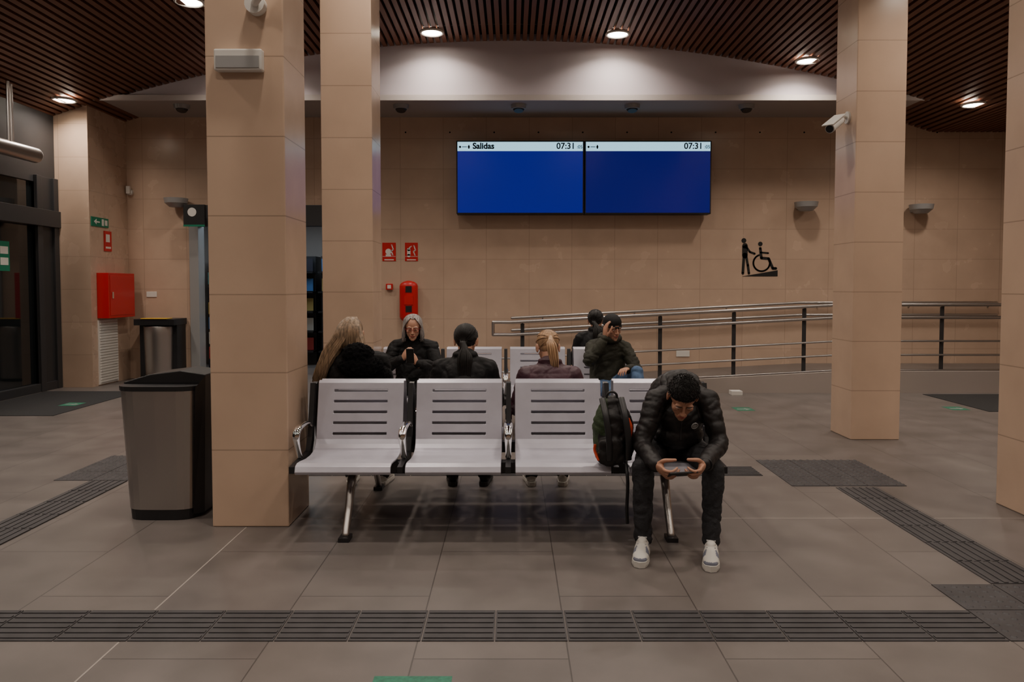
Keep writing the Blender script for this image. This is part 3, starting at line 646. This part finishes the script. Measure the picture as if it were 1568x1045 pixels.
def head(g,c,face,up,neckbase,skin,hair,hm,s=1.,smile=False,glasses=False,seed=0):
    rnd=random.Random(seed); fs_=1 if face[1]>0 else -1
    T=Matrix.Translation(V(c))@basis(face,up)@Matrix.Scale(s,4); Ti=T.inverted(); nb=Ti@V(neckbase)
    P=[ell((0,.012,.032),(.074,.094,.083)),ell((0,-.030,-.035),(.058,.056,.068)),ell((0,-.052,-.080),(.036,.036,.034)),ell((0,-.076,-.098),(.018,.014,.014)),
       loft([(0,-.082,.018),(0,-.094,-.008),(0,-.106,-.030)],[(.008,.006),(.009,.008),(.012,.009)],lat=(1,0,0),n=10),ell((.011,-.094,-.034),(.008,.010,.007)),ell((-.011,-.094,-.034),(.008,.010,.007)),
       ell((.030,-.076,.021),(.022,.012,.008)),ell((-.030,-.076,.021),(.022,.012,.008)),ell((.040,-.058,-.022),(.018,.018,.018)),ell((-.040,-.058,-.022),(.018,.018,.018)),
       ell((0,-.082,-.058),(.024,.014,.018)),
       loft([(0,.02,-.04),(nb+V((0,.02,-.04)))*.5,nb],[(.052,.056),(.050,.054),(.062,.06)],lat=(1,0,0))]
    for sx in(-1,1):
        R=Matrix.Rotation(sx*.35,3,'Z')
        P.append(ell((sx*.078,.010,-.008),(.008,.020,.031),R)); P.append(ell((sx*.082,.016,.004),(.006,.017,.022),R))
    organic('head',[xf(q,T) for q in P],.0040,1,[skin],g)
    w=MB()
    for sx in(-1,1):
        w.part(xf(ell((sx*.030,-.0775,.002),(.0135,.010,.0075)),T),0); w.part(xf(ell((sx*.030,-.0850,.001),(.0052,.004,.0052)),T),1)
        w.part(xf(loft([(sx*.014,-.0890,.022),(sx*.030,-.0900,.0265),(sx*.047,-.079,.023)],[(.0015,.003),(.002,.0036),(.001,.002)],n=8),T),3)
        w.part(xf(loft([(sx*.016,-.085,.004),(sx*.030,-.0895,.0085),(sx*.045,-.078,.003)],[.0026,.0032,.002],n=8),T),4)
        w.part(xf(loft([(sx*.017,-.083,-.004),(sx*.030,-.0865,-.0065),(sx*.044,-.077,-.003)],[.002,.0024,.0018],n=8),T),4)
    k=.005 if smile else 0
    w.part(xf(loft([(-.025,-.085,-.060+k),(-.010,-.096,-.057),(0,-.0975,-.058),(.010,-.096,-.057),(.025,-.085,-.060+k)],[(.0015,.0015),(.003,.003),(.003,.0028),(.003,.003),(.0015,.0015)],n=8),T),2)
    w.part(xf(loft([(-.022,-.086,-.062+k),(0,-.0965,-.066),(.022,-.086,-.062+k)],[(.0015,.0015),(.004,.004),(.0015,.0015)],n=8),T),2)
    w.build('facial_features',[M['eye'],M['iris'],M['lips'],hm if hair!='beanie' else M['hblack'],skin],g)
    if glasses:
        w=MB()
        for sx in(-1,1):
            w.part(xf(torus((sx*.033,-.102,.0),(0,1,0),.024,.0018,lat=(1,0,0),R2=.019,n=20,m=6),T)); w.cyl(T@V((sx*.057,-.10,.004)),T@V((sx*.083,.0,.006)),.0016,n=6)
        w.cyl(T@V((-.010,-.104,.004)),T@V((.010,-.104,.004)),.002,n=6); w.build('glasses',[mat('glasses_frame',(.30,.03,.03),.3)],g)
    def B(dx,bk,dzz): return Ti@(V(c)+V((dx,-fs_*bk,dzz)))
    H,st=hair_parts(hair,rnd,B)
    organic('beanie' if hair=='beanie' else 'hair',[xf(q,T) for q in H],.0045,2,[M['jblack'] if hair=='beanie' else hm],g)
    if st:
        w=MB()
        for p,r,sub in st: w.part(loft([T@V(q) for q in p],r,n=4,sub=sub,cap=False))
        w.build('hair_strands',[hm],g)
    return T

def person(name,x,y,f=1,top=1.25,w=1.,J=None,jm=None,pm=None,sm=None,sm2=None,skin=None,hair='short',hm=None,face=None,up=(0,0,1),
           puff=0,hands=None,collar=True,hood=None,seed=1,shoes=True,extra=(),arm=1.,**kw):
    """seated figure: x,y hip position, f=+1 faces +Y, -1 faces the camera side; 'a' joints are at -X, 'b' at +X"""
    g=group(name,(x,y,0)); dz=top-1.25
    D=dict(pel=(0,0,.56),neck=(0,-.02,1.02+dz),head=(0,.03,1.135+dz),sa=(-.175*w,-.01,.945+dz),sb=(.175*w,-.01,.945+dz),
      ea=(-.235*w,.06,.70+dz),eb=(.235*w,.06,.70+dz),wa=(-.11,.26,.66),wb=(.11,.26,.66),
      ha=(-.09,.0,.53),hb=(.09,.0,.53),ka=(-.12,.43,.505),kb=(.12,.43,.505),aa=(-.12,.40,.10),ab=(.12,.40,.10),ta=(-.14,.6,.03),tb=(.14,.6,.03),bow=(0,-.03,0))
    Q={k:V((x+v[0],y+f*v[1],v[2])) for k,v in D.items()}; Q['bow']=V((0,f*-.03,0))
    if J: 
        for k,v in J.items(): Q[k]=V(v)
    lat=(Q['sb']-Q['sa']).normalized()
    P=[ell((Q['ha']+Q['hb'])/2+V((0,0,.02)),(.165*w,.125,.105))]
    for s in 'ab':
        h,k,a=Q['h'+s],Q['k'+s],Q['a'+s]
        P.append(loft([h,h.lerp(k,.5)+V((0,0,.005)),k],[(.088,.085),(.080,.078),(.060,.060)],n=16))
        P.append(loft([k,k.lerp(a,.35),k.lerp(a,.8),a+V((0,0,-.01))],[(.058,.060),(.056,.060),(.048,.050),(.050,.052)],n=16))
    organic('trousers',P,.0085,2,[pm],g,None,creases(.008,8))
    pl,nk=Q['pel'],Q['neck']; mid=pl.lerp(nk,.5)+Q['bow']; up1=pl.lerp(nk,.8)+Q['bow']*.8
    t0=V((0,0,-.02))
    P=[loft([pl+t0,pl.lerp(nk,.25)+Q['bow']*.6,mid,up1,nk],[(.175*w,.135),(.172*w,.130),(.180*w,.128),(.165*w,.110),(.080,.075)],lat=lat,n=24)]+list(extra)
    bones=[(pl,mid,.14),(mid,nk,.13)]
    for s in 'ab':
        S,E,W=Q['s'+s],Q['e'+s],Q['w'+s]
        P.append(loft([nk.lerp(up1,.35),S],[.06,.066*arm])); 
        P.append(loft([S,S.lerp(E,.5),E,E.lerp(W,.5),W.lerp(E,.06)],[.068*arm,.062*arm,.056*arm,.051*arm,.043],n=16))
        bones+=[(S,E,.065),(E,W,.05)]
    if collar: P.append(torus(nk+(nk-mid).normalized()*.025,(nk-mid),.066,.022,lat=lat,R2=.068))
    fn=quilt(bones,.07,puff) if puff else creases(.009,7.5)
    jk=organic('jacket',P,.008,1,[jm],g,None,fn)
    if hood is not None: organic('hood',hood,.008,2,[kw.get('hoodm',jm)],g,None,fold_noise(kw.get('hoodn',.008),kw.get('hoods',20)))
    b=MB()
    for s in 'ab':
        E,W=Q['e'+s],Q['w'+s]; d=(W-E).normalized(); b.part(loft([W-d*.03,W-d*.005],[.037,.034],n=14))
    b.build('cuffs',[jm],g)
    hd=face or (0,f,-.1)
    T=head(g,Q['head'],hd,up,nk-V((0,0,.01)),skin,hair,hm,seed=seed,**{k:v for k,v in kw.items() if k in('smile','glasses','s')})
    hands=hands or {}
    for s in 'ab':
        W,E=Q['w'+s],Q['e'+s]; h=hands.get(s) or dict(d=(W-E)+V((0,0,-.05)),palm=(0,0,-1),thumb=(1 if s=='a' else -1,0,0),curl=(.35,.45,.3))
        hand('hand_'+s,W,h['d'],h['palm'],h['thumb'],h['curl'],skin,g,h.get('th'),h.get('s',.95))
        if shoes: shoe('shoe_'+s,Q['a'+s],Q['t'+s],g,sm,sm2 or sm)
    return g,jk,T

def phone(g,c,X,N,w=.15,h=.072):
    X=V(X).normalized(); N=V(N); N=(N-X*N.dot(X)).normalized(); Y=N.cross(X)
    T=Matrix.Translation(V(c))@Matrix((X,Y,N)).transposed().to_4x4()
    MB().box(-w/2,w/2,-h/2,h/2,-.0045,.0045,0,T).build('phone',[M['ink']],g,.002)
    MB().box(-w/2+.005,w/2-.005,-h/2+.004,h/2-.004,.0046,.005,0,T).build('phone_screen',[mat('phone_glow',(.02,.02,.03),.1,emit=(.5,.6,.8),estr=.12)],g)

# --- man in the foreground, hunched over a phone
J=dict(pel=(.985,4.72,.57),neck=(.985,4.45,.925),head=(.955,4.275,.885),sa=(.835,4.44,.845),sb=(1.140,4.44,.845),bow=(0,.05,.05),
  ea=(.745,4.36,.605),eb=(1.180,4.35,.605),wa=(.785,4.14,.530),wb=(1.035,4.11,.540),
  ha=(.90,4.72,.53),hb=(1.07,4.72,.53),ka=(.735,4.27,.49),kb=(1.125,4.25,.49),aa=(.735,4.25,.11),ab=(1.10,4.19,.11),ta=(.67,4.0,.03),tb=(1.03,3.92,.03))
hood=[torus((.985,4.49,.945),(0,-.6,.80),.092,.026,lat=(1,0,0),R2=.072),ell((.985,4.57,.90),(.11,.05,.07))]
g,jk,T=person('seated_man',.985,4.72,-1,J=J,jm=M['jpuff'],pm=M['djeans'],sm=M['shoe'],sm2=M['shoe2'],skin=M['skin2'],hair='short',hm=M['hblack'],
  face=(-.08,-.70,-.68),up=(0,-.7,.62),puff=.005,hood=hood,w=.94,arm=.95,
  extra=[ell((.985,4.50,.74),(.150,.115,.125)),ell((.985,4.52,.63),(.150,.115,.09))],
  hands=dict(a=dict(d=(.40,-.72,-.30),palm=(.80,.30,.50),thumb=(0,.2,1),curl=(.55,.75,.5),th=[(.6,.55,-.55),(.1,.7,-.7),(-.1,.6,-.8)],s=1.0),
             b=dict(d=(-.45,-.62,-.30),palm=(-.80,.35,.45),thumb=(0,.2,1),curl=(.55,.75,.5),th=[(.6,.55,-.55),(.1,.7,-.7),(-.1,.6,-.8)],s=1.0)))
phone(g,(.905,4.035,.510),(1,.05,.05),(0,.45,.9))
def onsurf(o,x,z):
    ok,loc,nor,i=o.ray_cast(V((x,3.9,z)),V((0,1,0)))
    return (loc,nor) if ok else (None,None)
p,n=onsurf(jk,1.055,.70)
if p: MB().part(torus(p+n*.002,n,.019,.0035)).cyl(p,p+n*.003,.013).build('chest_badge',[M['patch']],g)
zp=[onsurf(jk,.975,z)[0] for z in (.80,.77,.74,.71,.68,.65,.62)]
zp=[q+V((0,-.003,0)) for q in zp if q]
if len(zp)>2: MB().part(loft(zp,[.004]*len(zp),n=6)).build('zip',[M['grey']],g)
w=MB().part(torus((1.05,4.125,.542),(-.5,-.7,-.2),.036,.006)); w.build('watch',[M['dark']],g)

# --- backpack
g=group('backpack',(.62,4.5,.45)); Rb=Matrix.Translation((.605,4.50,.40))@Matrix.Rotation(.10,4,'X')@Matrix.Rotation(-.05,4,'Y')
P=[loft([(0,0,.14),(0,0,.22),(0,0,.34),(0,.01,.42)],[(.118,.085),(.122,.095),(.112,.085),(.07,.05)],lat=(1,0,0),n=24),loft([(-.02,-.08,.12),(-.02,-.085,.22)],[(.085,.045),(.075,.035)],lat=(1,0,0))]
Rbi=Rb.inverted()
def bm_(c):
    l=Rbi@c
    return 1 if (l.z>.26 and l.x<-.03) or (l.x<-.095 and l.z>.16) else 0
organic('bag_body',[xf(q,Rb) for q in P],.009,3,[M['jpuff'],M['bagg']],g,bm_,creases(.007,9))
w=MB()
w.part(xf(torus((0,0,.465),(0,1,0),.030,.007,lat=(1,0,0)),Rb)); w.build('handle',[M['dark']],g)
w=MB()
for px in (-.06,.05): w.part(loft([Rb@V(p) for p in ((px,-.03,.465),(px+.01,-.105,.38),(px+.02,-.135,.25),(px+.02,-.12,.12))],[(.018,.005)]*4,lat=(1,0,0),n=10))
w.part(loft([(.66,4.42,.50),(.665,4.37,.38),(.66,4.36,.24),(.665,4.37,.14)],[(.010,.003)]*4,lat=(1,0,0),n=8)); w.build('straps',[M['dark']],g)
w=MB(); w.part(loft([Rb@V(p) for p in ((-.100,-.10,.12),(-.118,-.075,.17),(-.113,-.065,.20))],[(.012,.005)]*3,n=8)); w.part(loft([Rb@V(p) for p in ((.085,-.09,.24),(.095,-.09,.30),(.08,-.08,.35))],[(.014,.006)]*3,n=8)); w.build('red_accents',[M['orange']],g)

# --- people seated with their backs to the camera
furhood=[ell((-1.05,5.225,1.04),(.110,.062,.080)),ell((-1.03,5.215,.96),(.16,.06,.085)),ell((-.95,5.25,.90),(.12,.05,.06))]
person('seated_woman',-1.10,5.38,1,top=1.285,w=.98,jm=M['jblack'],pm=M['djeans'],sm=M['shoe'],skin=M['skin'],hair='longside',hm=M['hblond'],
  J=dict(head=(-1.14,5.44,1.165)),face=(-.25,1,-.25),hood=furhood,hoodm=M['jfur'],hoodn=.014,hoods=70,seed=3)
person('seated_woman',-.33,5.38,1,top=1.235,w=.95,jm=M['jblack'],pm=M['djeans'],sm=M['shoeb'],skin=M['skin'],hair='longback',hm=M['hblack'],
  J=dict(head=(-.325,5.43,1.12)),face=(.15,1,-.25),seed=4)
person('seated_woman',.265,5.38,1,top=1.185,w=.95,jm=M['jburg'],pm=M['djeans'],sm=M['shoe'],skin=M['skin'],hair='ponytail',hm=M['hginger'],
  J=dict(head=(.255,5.46,1.07)),face=(-.15,1,-.45),puff=.005,seed=5)

# --- woman with glasses looking at a phone
J=dict(ea=(-1.20,7.33,.74),eb=(-.72,7.33,.74),wa=(-1.02,7.12,.83),wb=(-.88,7.12,.79),head=(-.955,7.38,1.115),neck=(-.96,7.47,.995))
g,jk,T=person('seated_elderly_woman',-.96,7.46,-1,top=1.225,w=1.02,J=J,jm=M['jblack'],pm=M['djeans'],sm=M['shoeb'],skin=M['skin'],hair='bob',hm=M['hgrey'],
  face=(.10,-1,-.25),smile=True,glasses=True,seed=6,s=1.02,
  hands=dict(a=dict(d=(.35,-.25,.5),palm=(.5,.7,-.2),thumb=(.2,0,1),curl=(.5,.6,.4),s=.95),b=dict(d=(-.35,-.25,.5),palm=(-.5,.7,-.2),thumb=(-.2,0,1),curl=(.5,.6,.4),s=.95)))
phone(g,(-.935,7.03,.87),(0,-.3,.9),(0,.9,.3),w=.145,h=.07)

# --- man in beanie, hand to his ear
J=dict(pel=(.93,7.52,.57),neck=(.955,7.50,1.0),sa=(.785,7.44,.93),sb=(1.115,7.52,.90),ea=(.73,7.25,.80),wa=(.885,7.30,1.02),eb=(1.20,7.36,.70),wb=(1.08,7.16,.74),
  head=(.975,7.44,1.105),ha=(.87,7.50,.53),hb=(1.04,7.50,.55),ka=(.92,7.08,.52),kb=(1.17,7.14,.71),aa=(.92,7.05,.10),ab=(1.13,6.90,.36),ta=(.90,6.85,0),tb=(1.20,6.7,0))
g,jk,T=person('seated_man',.94,7.5,-1,top=1.22,J=J,jm=M['jolive'],pm=M['jeans'],sm=M['shoeb'],skin=M['skin2'],hair='beanie',hm=M['hblack'],face=(.45,-1,-.25),seed=7,w=1.0,
  hood=[torus((.955,7.50,1.01),(0,-.3,1),.088,.032,lat=(1,0,0))],
  hands=dict(a=dict(d=(.05,.1,1),palm=(.9,.35,.1),thumb=(0,-1,.2),curl=(.25,.4,.3),s=1.)))

# --- dark-haired person on the far side
person('seated_woman',.90,8.22,1,top=1.255,w=.95,jm=M['jblack'],pm=M['djeans'],sm=M['shoeb'],skin=M['skin'],hair='longback',hm=M['hblack'],face=(.3,1,-.2),seed=8)

# ---------------------------------------------------------------- camera / world
CLOSE=False
cam=bpy.data.cameras.new('camera'); cam.sensor_width=36; cam.lens=27.0; cam.shift_y=-.021; cam.clip_end=100
if CLOSE: cam.lens=27*2.25; cam.shift_y=-.281; cam.shift_x=.023
co=bpy.data.objects.new('camera',cam); co.location=(0,0,1.5); co.rotation_euler=(math.radians(90-2.4),0,0); COL.objects.link(co); scene.camera=co
wd=bpy.data.worlds.new('night'); scene.world=wd; wd.use_nodes=True
wd.node_tree.nodes['Background'].inputs[0].default_value=(.02,.03,.05,1); wd.node_tree.nodes['Background'].inputs[1].default_value=.3
